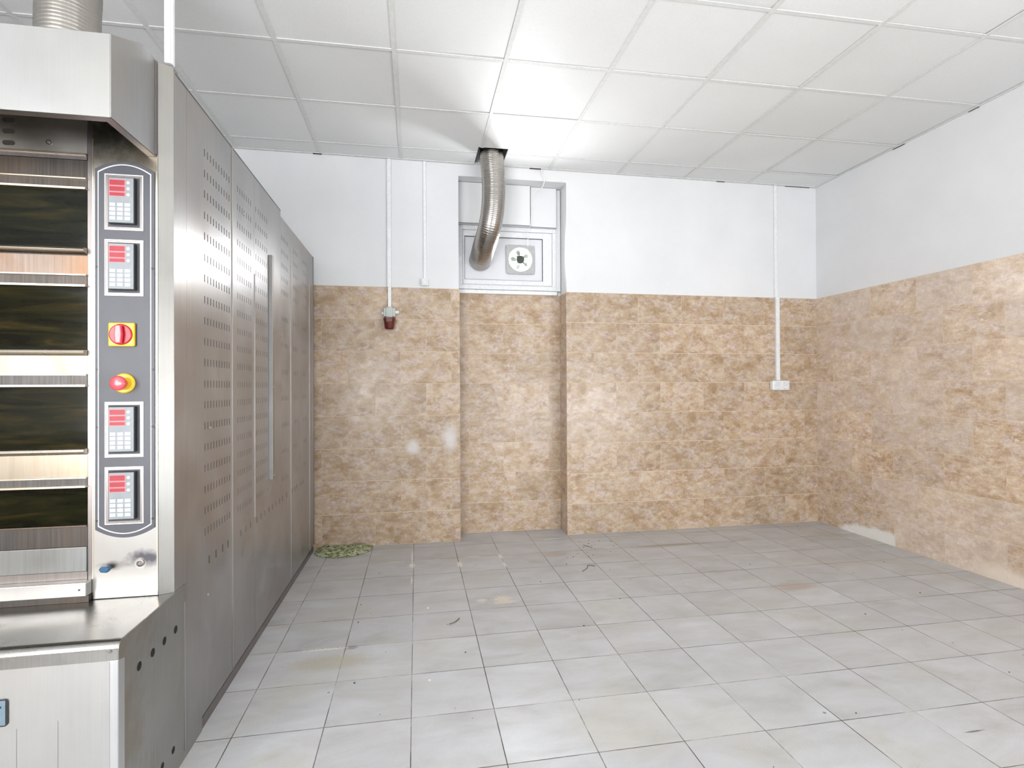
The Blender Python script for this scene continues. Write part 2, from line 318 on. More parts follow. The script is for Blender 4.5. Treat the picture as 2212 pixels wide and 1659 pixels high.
def lathe(bm, c, axis, prof, seg=40, mi=0):
    """prof: list of (r, h) along axis"""
    o = [i for i in range(3) if i != axis]; rings = []
    for r, h in prof:
        ring = []
        for i in range(seg):
            t = 2 * math.pi * i / seg; p = list(c); p[o[0]] += r * math.cos(t); p[o[1]] += r * math.sin(t); p[axis] += h; ring.append(bm.verts.new(p))
        rings.append(ring)
    for a, b in zip(rings, rings[1:]):
        for i in range(seg): bm.faces.new((a[i], b[i], b[(i + 1) % seg], a[(i + 1) % seg])).material_index = mi
    bm.faces.new(rings[0]).material_index = mi; bm.faces.new(rings[-1][::-1]).material_index = mi
def frame_rect(bm, x0, x1, z0, z1, w, y0, y1, mi=0):
    box(bm, x0, x1, y0, y1, z1 - w, z1, mi); box(bm, x0, x1, y0, y1, z0, z0 + w, mi)
    box(bm, x0, x0 + w, y0, y1, z0 + w, z1 - w, mi); box(bm, x1 - w, x1, y0, y1, z0 + w, z1 - w, mi)
def tube(bm, pts, rad, seg=12, mi=0, cap=True):
    pts = [Vector(p) for p in pts]; rings = []; n = len(pts); prev = None
    for i, p in enumerate(pts):
        d = (pts[min(i + 1, n - 1)] - pts[max(i - 1, 0)]).normalized()
        if prev is None:
            a = Vector((1, 0, 0)) if abs(d.x) < .8 else Vector((0, 1, 0)); u = (a - d * a.dot(d)).normalized()
        else: u = (prev - d * prev.dot(d)).normalized()
        prev = u; v = d.cross(u); r = rad[i] if isinstance(rad, (list, tuple)) else rad
        rings.append([bm.verts.new(p + u * r * math.cos(2 * math.pi * k / seg) + v * r * math.sin(2 * math.pi * k / seg)) for k in range(seg)])
    for a, b in zip(rings, rings[1:]):
        for k in range(seg): bm.faces.new((a[k], b[k], b[(k + 1) % seg], a[(k + 1) % seg])).material_index = mi
    if cap: bm.faces.new(rings[0]); bm.faces.new(rings[-1][::-1])
def spline(P, n=40):
    P = [Vector(p) for p in P]; Q = [P[0] * 2 - P[1]] + P + [P[-1] * 2 - P[-2]]; out = []
    for i in range(1, len(Q) - 2):
        for k in range(n):
            t = k / n; a, b, c, d = Q[i - 1:i + 3]
            out.append(.5 * ((2 * b) + (c - a) * t + (2 * a - 5 * b + 4 * c - d) * t * t + (3 * b - a - 3 * c + d) * t ** 3))
    out.append(P[-1]); return out
def obj(name, bm, mats, parent=None, bevel=0, smooth=False, seg=2):
    bmesh.ops.recalc_face_normals(bm, faces=bm.faces)
    me = bpy.data.meshes.new(name); bm.to_mesh(me); bm.free()
    for m in (mats if isinstance(mats, (list, tuple)) else [mats]): me.materials.append(m)
    if smooth:
        for p in me.polygons: p.use_smooth = True
    o = bpy.data.objects.new(name, me); C.objects.link(o)
    if parent is not None:
        o.parent = parent; o.matrix_parent_inverse = Matrix.Translation(-ABS[parent.name])
        ABS[o.name] = Vector((0, 0, 0))
    else: ABS[o.name] = Vector((0, 0, 0))
    if bevel:
        b = o.modifiers.new('bevel', 'BEVEL'); b.width = bevel; b.segments = seg; b.limit_method = 'ANGLE'; b.angle_limit = math.radians(40)
        b.harden_normals = False
    if smooth == 'auto':
        pass
    return o
ABS = {}
def thing(name, label, cat, loc, group=None):
    o = bpy.data.objects.new(name, None); C.objects.link(o); o.location = loc; o.empty_display_size = .1
    ABS[o.name] = Vector(loc); o['label'] = label; o['category'] = cat
    if group: o['group'] = group
    return o
def tag(o, label, cat, group=None):
    o['label'] = label; o['category'] = cat
    if group: o['group'] = group
    return o
def struct(name, bm, mats, label=None, **kw):
    o = obj(name, bm, mats, **kw); o['kind'] = 'structure'; o['category'] = name.split('_')[0]
    if label: o['label'] = label
    return o
nb = bmesh.new

# ================================================================== SETTING
bm = nb(); box(bm, XL - .2, XR + .2, YF - .3, AY + .2, -.12, 0); struct('floor', bm, FL, 'pale grey square tiled floor with dark grout lines')

ZTOP = 3.55
# back wall: plaster mass and tile cladding
tt = .006
bm = nb()
box(bm, XL - .2, AX0 - tt, YB + tt, AY + .16, 0, ZTOP)
box(bm, AX1 + tt, XR + .2, YB + tt, AY + .16, 0, ZTOP)
box(bm, AX0 - tt, AX1 + tt, YB + tt, AY + .16, 2.955, ZTOP)
box(bm, AX0 - tt, AX1 + tt, AY + tt, AY + .16, 0, 2.066)
wb = struct('wall_back', bm, PW, 'back wall, white paint above beige marble tiles, with a window alcove')
bm = nb()
box(bm, XL, AX0, YB, YB + tt - .0002, 0, ZT); box(bm, AX1, XR - tt, YB, YB + tt - .0002, 0, ZT)
obj('tile_cladding', bm, TW, wb)
bm = nb(); box(bm, AX0, AX1, AY, AY + tt - .0002, 0, ZT); obj('alcove_tile_cladding', bm, TA, wb)
bm = nb(); box(bm, AX1, AX1 + tt - .0002, YB + tt, AY, 0, ZT); box(bm, AX0 - tt + .0002, AX0, YB + tt, AY, 0, ZT); obj('reveal_tile_cladding', bm, TJ, wb)
bm = nb(); box(bm, XR, XR + .2, YF - .2, -2.2, 0, ZTOP); box(bm, XR, XR + .2, -.6, YB + tt, 0, ZTOP); box(bm, XR, XR + .2, -2.2, -.6, 0, .25); box(bm, XR, XR + .2, -2.2, -.6, 2.2, ZTOP); wr = struct('wall_right', bm, PW, 'right wall, white paint above glossy beige marble tiles')
bm = nb(); box(bm, XR - tt, XR - .0002, -.6, YB, 0, ZT); box(bm, XR - tt, XR - .0002, YF, -.6, 0, .25); obj('tile_cladding', bm, TR, wr)
bm = nb(); box(bm, XL - .2, XL, YF - .2, -2.52, 0, ZTOP); box(bm, XL - .2, XL, -1.48, YB + tt, 0, ZTOP); box(bm, XL - .2, XL, -2.52, -1.48, 0, .72); box(bm, XL - .2, XL, -2.52, -1.48, 2.68, ZTOP); wl = struct('wall_left', bm, PW, 'left wall behind the oven, white paint')
bm = nb(); box(bm, XL + .0002, XL + tt, -1.48, YB, 0, ZT); box(bm, XL + .0002, XL + tt, YF, -1.48, 0, .72); obj('tile_cladding', bm, tile_wall('beige_marble_left_tiles', 1, .1, .5, 6.0), wl)
# front wall behind the camera: window opening X -2.3..0.3, door opening X 1.45..2.95
bm = nb()
box(bm, XL - .2, -2.65, YF - .2, YF, 0, ZTOP); box(bm, -.85, 1.42, YF - .2, YF, 0, ZTOP); box(bm, 2.98, XR + .2, YF - .2, YF, 0, ZTOP)
box(bm, -2.65, -.85, YF - .2, YF, 0, .62); box(bm, -2.65, -.85, YF - .2, YF, 2.88, ZTOP); box(bm, 1.42, 2.98, YF - .2, YF, 2.64, ZTOP)
struct('wall_front', bm, PW, 'front wall behind the viewer with a wide window and a doorway')

# suspended ceiling
XG = [-2.53, -1.92, -1.322, -.72, -.112, .497, 1.10, 1.702, 2.31, 2.922]
YG = [-2.45 + .598 * i for i in range(12)]          # -2.45 ... 4.13
skew = -.0152
def yg(y, x): return y + skew * (x + .72)
ys = [YF - .05] + [2.942 + .593 * (i - 9) for i in range(12)] + [YB + .05]
xs = [XL] + XG + [XR]
holes = [(.470, .700, 4.035, YB + .01), (-1.31, -1.06, 2.02, 2.27), (-.80, -.747, 1.855, 1.915)]
bm = nb()
def quadbox(x0, x1, y0, y1, z0, z1, tx=0, tz=0, mi=0, cut=True):
    for (hx0, hx1, hy0, hy1) in (holes if cut else ()):
        ylo, yhi = yg(y0, x0), yg(y1, x0)
        if hx0 < x1 and hx1 > x0 and hy0 < yhi and hy1 > ylo:
            H = lambda v: v - skew * (x0 + .72)
            a0, a1 = max(x0, hx0), min(x1, hx1); b0, b1 = max(y0, hy0), min(y1, hy1)
            for (p, q, r, s) in ((x0, a0, y0, y1), (a1, x1, y0, y1), (a0, a1, y0, b0), (a0, a1, b1, y1)):
                if q - p > .002 and s - r > .002: quadbox(p, q, r, s, z0, z1, 0, 0, mi, False)
            return
    vs = []
    for x in (x0, x1):
        for y in (y0, y1):
            for z in (z0, z1):
                dz = (tx * (x - x0) if tx > 0 else tx * (x - x1)) + tz * (y - y0)
                vs.append(bm.verts.new((x, min(yg(y, x), YB + .004), z + dz)))
    for f in ((0, 1, 3, 2), (4, 6, 7, 5), (0, 4, 5, 1), (2, 3, 7, 6), (0, 2, 6, 4), (1, 5, 7, 3)):
        bm.faces.new([vs[i] for i in f]).material_index = mi
rnd = random.Random(3)
for i in range(len(xs) - 1):
    for j in range(len(ys) - 1):
        tx = rnd.uniform(0, .004) * rnd.choice((0, 1)); tz = rnd.uniform(0, .005) * rnd.choice((0, 0, 1))
        if i == 4 and j == 10: tx = 0.006
        quadbox(xs[i] + .001, xs[i + 1] - .001, ys[j] + .001, ys[j + 1] - .001, ZC + .0045, ZC + .018, tx, tz)
cl = struct('ceiling', bm, PC, 'suspended ceiling of white square panels in a white grid')
bm = nb()
for x in XG: quadbox(x - .012, x + .012, YF - .05, YB + .05, ZC, ZC + .0044)
for y in ys[1:-1]:
    for i in range(len(xs) - 1): quadbox(xs[i] + .0121, xs[i + 1] - .0121, y - .011, y + .011, ZC + .0008, ZC + .0044)
box(bm, XL, .470, YB - .020, YB + .004, ZC - .001, ZC + .0043); box(bm, .70, XR, YB - .020, YB + .004, ZC - .001, ZC + .0043)
box(bm, XR - .022, XR, YF, YB - .021, ZC - .001, ZC + .0043)
obj('ceiling_grid', bm, GR, cl)
bm = nb()
for (a_, b_, c0, d0) in ((-.78, -.715, 4.318, 4.3355), (.93, 1.03, 4.316, 4.3355), (2.62, 2.70, 4.322, 4.3355), (3.30, 3.55, 4.324, 4.3355), (3.609, 3.6178, 2.88, 2.95), (3.607, 3.6178, 3.42, 3.52)):
    box(bm, a_, b_, c0, d0, ZC - .0022, ZC - .0012)
obj('ceiling_edge_gap', bm, GAP, cl)
bm = nb(); box(bm, XL - .2, XR + .2, YF - .3, AY + .2, ZTOP, ZTOP + .1); obj('roof_slab', bm, CON, cl)

# ------------------------------------------------------------------ alcove window
WY = 4.495
bm = nb()
x0, x1, z0, z1 = .349, 1.200, 2.068, 2.606
frame_rect(bm, x0, x1, z0, z1, .036, WY, WY + .07)
win = struct('window_1', bm, WFR, 'small white plastic window in the alcove, filled by a panel with a duct and a fan', bevel=.003)
bm = nb(); frame_rect(bm, .3855, 1.1675, 2.1045, 2.5695, .012, WY + .010, WY + .05)
for a_, b_, c0, d0 in ((.392, .4025, 2.11, 2.56), (1.0795, 1.158, 2.11, 2.56)): box(bm, a_, b_, WY - .004, WY + .05, c0, d0)
box(bm, .4026, 1.0794, WY - .004, WY + .05, 2.11, 2.1485); box(bm, .4026, 1.0794, WY - .004, WY + .05, 2.5155, 2.56)
obj('window_sash', bm, WFR, win, bevel=.002)
bm = nb(); frame_rect(bm, .403, 1.079, 2.149, 2.515, .0035, WY + .006, WY + .022); obj('gasket', bm, GASK, win)
# infill panel with a square hole behind the fan
fx, fz, fr = .882, 2.330, .125
bm = nb(); a, b, c_, d = .4028, 1.0792, 2.1487, 2.5153; hx0, hx1, hz0, hz1 = fx - .112, fx + .112, fz - .112, fz + .112; y0, y1 = WY + .012, WY + .030
box(bm, a, hx0, y0, y1, c_, d); box(bm, hx1, b, y0, y1, c_, d); box(bm, hx0, hx1, y0, y1, c_, hz0); box(bm, hx0, hx1, y0, y1, hz1, d)
obj('infill_panel', bm, plain('off_white_infill', srgb(214, 215, 220), .4, nscale=3), win)
bm = nb(); box(bm, AX0 + .001, AX1 - .03, AY - .034, AY + .05, 2.034, 2.0665); obj('window_sill', bm, WPL, win, bevel=.003)
bm = nb(); box(bm, 1.2005, AX1 - .001, WY + .01, AY + .05, 2.068, 2.95); box(bm, AX0 + .001, AX1 - .001, WY + .03, AY + .1, 2.61, 2.953)
obj('frame_filler', bm, PW, win)
bm = nb(); box(bm, AX0 + .002, .962, WY - .045, WY + .028, 2.612, 2.952); box(bm, AX0 + .002, .970, WY - .052, WY + .028, 2.608, 2.622)
sb = obj('shutter_box', bm, PW, win, bevel=.003)
bm = nb(); box(bm, .972, 1.198, WY - .020, WY + .028, 2.6085, 2.952); obj('shutter_box_end', bm, PW, sb, bevel=.003)
bm = nb(); box(bm, AX0 + .002, .965, WY - .054, WY - .0525, 2.606, 2.610); box(bm, .974, 1.198, WY - .0225, WY - .0205, 2.6085, 2.6115); obj('shutter_slot', bm, GASK, sb)

# ------------------------------------------------------------------ exhaust fan
fan = thing('exhaust_fan', 'small square grey exhaust fan set in the window panel, right of the duct', 'fan', (fx, WY, fz - fr))
bm = nb(); yh0, yh1 = WY - .007, WY + .0115; N = 48; ro_ = .112
out, inn = [], []
for i in range(N):
    t = 2 * math.pi * i / N; cx, sx_ = math.cos(t), math.sin(t); k = 1 / max(abs(cx), abs(sx_))
    kk = min(k, 1.37)
    out.append((fx + fr * cx * kk, fz + fr * sx_ * kk)); inn.append((fx + .107 * cx, fz + .107 * sx_))
def ringbox(bm, out, inn, y0, y1):
    n = len(out); V = [[bm.verts.new((p[0], y, p[1])) for p in L] for y in (y0, y1) for L in (out, inn)]
    for i in range(n):
        j = (i + 1) % n; o0, i0, o1, i1 = V
        for f in ((o0[i], o0[j], i0[j], i0[i]), (o1[i], i1[i], i1[j], o1[j]), (o0[i], o1[i], o1[j], o0[j]), (i0[i], i0[j], i1[j], i1[i])): bm.faces.new(f)
ringbox(bm, out, inn, yh0, yh1); obj('housing', bm, GPL, fan, bevel=.003)
BL = plain('fan_blade_grey', srgb(60, 62, 56), .5)
bm = nb(); ringbox(bm, [(fx + .106 * math.cos(2 * math.pi * i / 40), fz + .106 * math.sin(2 * math.pi * i / 40)) for i in range(40)],
                   [(fx + .098 * math.cos(2 * math.pi * i / 40), fz + .098 * math.sin(2 * math.pi * i / 40)) for i in range(40)], WY - .006, WY + .02)
obj('inner_ring', bm, WPL, fan)
bm = nb(); cyl(bm, (fx, WY - .005, fz), 1, .036, .02, 24); box(bm, fx - .034, fx + .034, WY + .002, WY + .018, fz - .034, fz + .034)
obj('motor', bm, BL, fan, bevel=.002)
for k in range(5):
    a = math.radians(90 + 20 + 72 * k); bm = nb(); top, bot = [], []
    prof = [(.026, -.16), (.045, -.34), (.066, -.36), (.083, -.20), (.086, .0), (.074, .16), (.050, .22), (.026, .2)]
    for r, da in prof:
        for lst, yo in ((top, 0), (bot, .002)):
            lst.append(bm.verts.new((fx + r * math.cos(a + da), WY + .012 + yo + .014 * da, fz + r * math.sin(a + da))))
    bm.faces.new(top); bm.faces.new(bot[::-1])
    for i in range(8): bm.faces.new((top[i], bot[i], bot[(i + 1) % 8], top[(i + 1) % 8]))
    obj('blade', bm, plain('fan_blade_pale', srgb(74, 80, 72), .5) if k == 0 else bpy.data.materials['fan_blade_pale'], fan)
bm = nb(); box(bm, fx + .05, fx + .07, yh0 - .004, yh0 + .002, fz + .086, fz + .104); obj('cord_grip', bm, GPL, fan)

# ------------------------------------------------------------------ flexible ducts
def duct(name, pts, r, label, pitch=.013, amp=.0014, n=60, mat=None):
    P = spline(pts, n); L = [0]
    for a, b in zip(P, P[1:]): L.append(L[-1] + (b - a).length)
    tot = L[-1]; m = int(tot / (pitch / 5)); Q = []; R_ = []; j = 0
    for i in range(m + 1):
        s = tot * i / m
        while j < len(L) - 2 and L[j + 1] < s: j += 1
        t = (s - L[j]) / max(1e-9, L[j + 1] - L[j]); Q.append(P[j].lerp(P[j + 1], t))
        ph = (s / pitch) % 1; R_.append(r - amp * (1 if ph < .2 else 0) - amp * .35 * random.random())
    bm = nb(); tube(bm, Q, R_, 40, cap=False)
    o = obj(name, bm, mat or DUCTM, smooth=True); sd = o.modifiers.new('wall', 'SOLIDIFY'); sd.thickness = .0008; sd.offset = -1
    tag(o, label, 'duct'); return o
duct('flexible_duct', [(.586, 4.13, 3.30), (.586, 4.13, 3.05), (.600, 4.135, 2.86), (.597, 4.14, 2.66), (.575, 4.17, 2.50), (.547, 4.27, 2.392), (.536, 4.39, 2.330), (.534, 4.5065, 2.312)], .0925,
     'corrugated aluminium duct curving from the ceiling into the window panel')
duct('flexible_duct', [(-1.187, 2.10, 2.2845), (-1.190, 2.10, 2.50), (-1.185, 2.11, 2.72), (-1.18, 2.14, 2.95), (-1.19, 2.15, 3.3)], .093,
     'corrugated aluminium duct rising from the top of the oven hood to the ceiling')

# ------------------------------------------------------------------ conduits and electrical boxes
def conduit(x, w, z0, z1, y, d, label):
    bm = nb(); box(bm, x - w / 2, x + w / 2, y - d, y, z0, z1); o = obj('cable_trunking', bm, WPL, bevel=.002); tag(o, label, 'trunking', None); return o
conduit(-.207, .031, ZT + .0005, ZC - .002, YB + .0055, .019, 'white vertical cable trunking running up the paint above the red-capped power socket')
conduit(-.205, .026, 1.872, ZT, YB - .0005, .016, 'short white cable trunking over the tiles directly above the red-capped power socket')
conduit(.071, .022, 2.107, ZC - .002, YB + .0055, .012, 'thin white cable trunking ending at the small white switch box left of the alcove')
conduit(3.197, .030, ZT + .0005, ZC - .002, YB + .0055, .016, 'white cable trunking on the paint near the right corner, above the double socket')
conduit(3.203, .036, 1.2875, ZT, YB - .0005, .022, 'white cable trunking over the tiles near the right corner, ending at the double socket')

s = thing('switch_box', 'small white square switch box on the paint left of the alcove', 'switch', (.069, YB, 2.045))
bm = nb(); box(bm, .042, .098, YB - .030, YB + .0055, 2.050, 2.106); obj('back_box', bm, WPL, s, bevel=.004)
bm = nb(); box(bm, .052, .088, YB - .036, YB - .0305, 2.060, 2.096); obj('rocker', bm, WFR, s, bevel=.002)

s = thing('double_socket', 'white wall socket box with two outlets on the tiles near the right corner', 'socket', (3.215, YB, 1.198))
bm = nb(); box(bm, 3.130, 3.300, YB - .045, YB - .0005, 1.200, 1.286); obj('back_box', bm, WPL, s, bevel=.008, seg=3)
for cx in (3.174, 3.256):
    bm = nb(); lathe(bm, (cx, YB - .0455, 1.243), 1, [(.034, 0), (.034, -.004), (.031, -.006), (.024, -.0055), (.022, -.001)], 32); f = obj('outlet', bm, WFR, s)
    bm = nb(); cyl(bm, (cx - .0095, YB - .047, 1.243), 1, .0025, -.0006, 10); cyl(bm, (cx + .0095, YB - .047, 1.243), 1, .0025, -.0006, 10); obj('pin_hole', bm, GASK, f)

s = thing('power_socket', 'grey industrial power socket with a dark red cap hanging below it on the left tiles', 'socket', (-.205, YB, 1.69))
bm = nb(); box(bm, -.250, -.160, YB - .050, YB - .0005, 1.795, 1.862); box(bm, -.232, -.180, YB - .06, YB - .0505, 1.785, 1.868)
cyl(bm, (-.205, YB - .030, 1.8715), 2, .016, -.012, 20); obj('housing', bm, plain('grey_socket_body', srgb(186, 192, 186), .4), s, bevel=.006, seg=3)
bm = nb(); cyl(bm, (-.160, YB - .030, 1.832), 0, .013, .028, 20); obj('cable_gland', bm, WPL, s, bevel=.002)
bm = nb(); cyl(bm, (-.250, YB - .030, 1.822), 0, .010, -.014, 20); obj('cable_gland', bm, WPL, s, bevel=.002)
bm = nb(); lathe(bm, (-.205, YB - .052, 1.786), 2, [(.040, 0), (.047, -.004), (.048, -.018), (.043, -.030), (.038, -.082), (.031, -.092), (.010, -.094)], 36)
cap = obj('socket_cap', bm, DRED, s, smooth=True); cap['label'] = 'dark red round cap'
bm = nb(); box(bm, -.228, -.182, YB - .105, YB - .098, 1.745, 1.785); obj('cap_hinge', bm, DRED, cap, bevel=.003)

# thin cables by the alcove
bm = nb(); tube(bm, spline([(1.03, 4.318, 3.048), (1.035, 4.312, 3.00), (1.055, 4.31, 2.965), (1.050, 4.325, 2.93), (1.04, 4.36, 2.905), (1.005, 4.40, 2.885), (.982, 4.43, 2.86)], 10), .0035, 10)
tag(obj('hanging_cable', bm, CABLE), 'short white cable curling from the ceiling edge into the top of the alcove', 'cable')
bm = nb(); tube(bm, spline([(.965, 4.434, 2.86), (.966, 4.434, 2.72), (.963, 4.434, 2.63), (.955, 4.438, 2.60), (.944, 4.452, 2.57), (.943, 4.462, 2.50), (.943, 4.468, 2.44)], 8), .0022, 8)
tag(obj('pull_cord', bm, CABLE), 'thin cord hanging in front of the window down to the fan corner', 'cord')

# pipe rising from the oven corner to the ceiling
p = thing('corner_trunking', 'white square trunking rising from the oven corner to the ceiling', 'trunking', (-.772, 1.885, 2.28))
bm = nb(); prism(bm, [(-.790, 1.872), (-.771, 1.872), (-.7665, 1.880), (-.768, 1.897), (-.788, 1.897)], 2, 2.283, 3.20); obj('trunking_channel', bm, WPL, p, bevel=.002)
bm = nb(); box(bm, -.7715, -.7705, 1.8708, 1.8718, 2.29, 3.19); obj('cover_seam', bm, GPL, p)

# ================================================================== DECK OVEN
XO = -2.35
oven = thing('deck_oven', 'large stainless steel four-deck oven with extraction hood and control column along the left', 'oven', (-1.5, 2.9, 0))
# core body
bm = nb(); box(bm, XO, XS - .012, 1.92, 4.255, .045, 2.225); obj('core_body', bm, plain('zinc_casing', (.62, .62, .61), .5), oven)
bm = nb(); box(bm, XO, XS - .012, 1.97, 4.25, 0.0405, .0449); obj('plinth_gap', bm, DSTEEL, oven)
bm = nb(); box(bm, XO, XS - .003, 2.1125, 4.258, 0.0005, .0404); obj('plinth', bm, GALV, oven)
# side panels with slots
tops = {0: 2.262}
rows = [2.126 - .0778 * k for k in range(19)]
def slots(bm, ys_, z, h, w):
    for yy in ys_: box(bm, XS - .001, XS + .0006, yy - w / 2, yy + w / 2, z - h, z, 1)
def lin(a, b, n): return [a + (b - a) * i / (n - 1) for i in range(n)]
SLOT = plain('slot_shadow_grey', (.085, .075, .070), .8)
SLOT2 = plain('slot_shadow_pale', (.13, .12, .11), .8)
panels = [(1.8875, 1.9835, 2.262, []), (1.9845, 2.4330, 2.262, [lin(2.142, 2.405, 10)]), (2.4360, 2.7540, 2.262, [lin(2.512, 2.70, 7)]),
          (2.7555, 3.268, 2.262, [lin(2.785, 2.975, 6)]), (3.269, 3.508, 2.232, [lin(3.29, 3.44, 5)]), (3.510, 4.098, 2.232, [lin(3.60, 3.70, 3), lin(3.88, 3.98, 3)]), (4.100, 4.262, 2.232, [])]
allb = [2.182, 2.250, 2.323, 2.385, 2.548, 2.618, 2.690, 2.79, 2.862, 2.935, 3.01, 3.08, 3.155, 3.228, 3.30, 3.40, 3.54, 3.61, 3.68, 3.80, 3.87]
for n_, (a, b, zt, grp) in enumerate(panels):
    bm = nb(); zb = .0005 if b < 2.0 else .05
    if n_ == 1: box(bm, XS - .011, XS, a, 2.112, .0005, .0498)
    box(bm, XS - .011, XS, a, b, zb, zt)
    for g in grp:
        for r_, z in enumerate(rows):
            if n_ >= 4 and (r_ > 4 and r_ % 2): continue
            slots(bm, g, z + random.uniform(-.001, .001), .027, .0052 if n_ == 1 else .0042)
    slots(bm, [y for y in allb if a < y < b], .613, .030, .011)
    o = obj('side_panel', bm, [SIDE, SLOT if n_ < 2 else SLOT2], oven)
# bright trim strips over seams
bm = nb(); box(bm, XS + .0002, XS + .004, 2.4345, 2.4375, .05, 2.261); obj('seam_strip', bm, SEAM, oven)
bm = nb(); box(bm, XS + .0002, XS + .0045, 2.7542, 2.7562, .62, 1.79); obj('seam_strip', bm, SEAM, oven)
bm = nb(); box(bm, XS + .0002, XS + .004, 3.508, 3.511, .06, 2.0); obj('seam_strip', bm, SEAM, oven)
bm = nb(); box(bm, XS + .0002, XS + .004, 4.098, 4.101, .06, 2.0); obj('seam_strip', bm, SEAM, oven)
bm = nb(); box(bm, XS + .0002, XS + .003, 4.235, 4.262, .06, 2.231); obj('seam_strip', bm, GALV, oven)
# long pull strip
bm = nb(); box(bm, XS + .014, XS + .020, 3.012, 3.044, .755, 1.945); box(bm, XS + .0002, XS + .020, 3.008, 3.0135, .755, 1.945)
pull = obj('door_pull', bm, steel('dim_pull_steel', (.33, .315, .30), .45, .5), oven, bevel=.0015)
for zz in (.775, 1.245, 1.54):
    bm = nb(); cyl(bm, (XS + .0202, 3.030, zz), 0, .007, .003, 16); obj('rivet', bm, LIPM, pull)
for yy, zz in ((3.26, 1.535), (3.26, 1.225), (3.30, .86), (2.19, 1.09), (2.60, 2.03), (3.11, 1.225), (2.17, .47)):
    bm = nb(); cyl(bm, (XS + .0002, yy, zz), 0, .006, .003, 12); obj('screw', bm, LIPM, oven)
# chamfered corner strip
bm = nb(); prism(bm, [(-.8060, 1.8690), (XS - .0005, 1.8868), (XS - .0005, 1.9198), (-.8060, 1.9198)], 2, .5855, 2.278); obj('corner_strip', bm, steel('dull_corner_steel', (.33, .32, .30), .4, .5, (.34, .31, .27, 1), .5, .2, brush=.05), oven)
# control column
bm = nb(); box(bm, -.992, -.8065, YO, 1.9195, .5855, 2.13); col_ = obj('control_column', bm, COLM, oven, bevel=.002)
bm = nb(); box(bm, -1.008, -.9925, YO + .006, 1.9195, .609, 2.13); obj('jamb_strip', bm, GALV, oven)
bm = nb(); box(bm, -.9917, -.9885, YO - .0012, YO - .0002, .60, 2.02); box(bm, -.8105, -.8068, YO - .0012, YO - .0002, .60, 1.93); obj('column_edge', bm, LIPM, col_)
# graphite plate with arched ends
def plate(x0, x1, z0, z1, sag, n=14):
    cx, hw = (x0 + x1) / 2, (x1 - x0) / 2
    tp = [(cx + hw * math.cos(math.pi * t), z1 + sag * math.sin(math.pi * t) ** .9) for t in [i / n for i in range(n + 1)]]
    bt = [(cx - hw * math.cos(math.pi * t), z0 - sag * math.sin(math.pi * t) ** .9) for t in [i / n for i in range(n + 1)]]
    return tp + bt
def arc_plate(x0, x1, z0, z1, sag, n=16):
    cx, hw = (x0 + x1) / 2, (x1 - x0) / 2
    tp = [(x1 - 2 * hw * i / n, z1 + sag * (1 - ((2 * i / n) - 1) ** 2)) for i in range(n + 1)]
    bt = [(x0 + 2 * hw * i / n, z0 - sag * (1 - ((2 * i / n) - 1) ** 2)) for i in range(n + 1)]
    return tp + bt
bm = nb(); prism(bm, arc_plate(-.983, -.8145, .802, 1.926, .028), 1, YO - .004, YO - .0003)
pl = obj('control_panel', bm, PANEL, oven, bevel=.001)
bm = nb()
o_ = arc_plate(-.9745, -.8235, .812, 1.918, .026); i_ = arc_plate(-.9718, -.8262, .8145, 1.9155, .0257)
ringbox(bm, o_, i_, YO - .0052, YO - .0041); obj('panel_outline', bm, WLINE, pl)
for zz in (1.62, 1.30, 1.12, .83):
    for xx in (-.977, -.8205): bm = nb(); cyl(bm, (xx, YO - .0041, zz), 1, .0035, -.002, 12); obj('panel_screw', bm, CBODY, pl)
yF = YO - .0042
def controller(z0, z1):
    x0, x1 = -.955, -.846
    bm = nb(); frame_rect(bm, x0, x1, z0, z1, .003, yF - .002, yF); f = obj('controller_bezel', bm, WLINE, pl)
    bm = nb(); frame_rect(bm, x0 + .0035, x1 - .0035, z0 + .0035, z1 - .0035, .006, yF - .0012, yF); box(bm, x0 + .0095, x1 - .0095, yF - .0008, yF, z0 + .0095, z1 - .0095, 1); obj('bezel_inner', bm, [GALV, GASK], f)
    cx0, cx1 = x0 + .0165, x1 - .018; h = (z1 - z0); c0, c1 = z0 + .017, z1 - .014
    bm = nb(); box(bm, cx0, cx1, yF - .016, yF - .0009, c0, c1); g = obj('controller', bm, CBODY, pl, bevel=.0015)
    yy = yF - .0165
    bm = nb(); box(bm, cx0 + .002, cx1 - .002, yy - .0015, yy + .0003, c0 + .002, c1 - .002); obj('keypad_face', bm, CFACE, g, bevel=.001)
    W_ = cx1 - cx0; H_ = c1 - c0; yy -= .0016
    bm = nb(); box(bm, cx0 + .05 * W_, cx0 + .67 * W_, yy - .0005, yy, c1 - .42 * H_, c1 - .06 * H_); obj('display_surround', bm, CPINK, g)
    for a, b in ((.07, .18), (.21, .31), (.34, .41)):
        bm = nb(); box(bm, cx0 + .08 * W_, cx0 + .64 * W_, yy - .0012, yy - .0006, c1 - b * H_, c1 - a * H_); obj('display', bm, CRED, g)
    for a in (.12, .25, .38):
        bm = nb(); cyl(bm, (cx0 + .78 * W_, yy, c1 - a * H_), 1, .0045, -.0012, 16); obj('key', bm, CBTN, g)
    for r_ in range(4):
        for c__ in range(3):
            bm = nb(); xx = cx0 + (.19 + .28 * c__) * W_; zz = c1 - (.60 + .098 * r_) * H_
            box(bm, xx - .0078, xx + .0078, yy - .0012, yy, zz - .0050, zz + .0050); obj('key', bm, CBTN, g, bevel=.0011)
for z0, z1 in ((1.737, 1.912), (1.531, 1.707), (1.026, 1.199), (.817, .996)): controller(z0, z1)
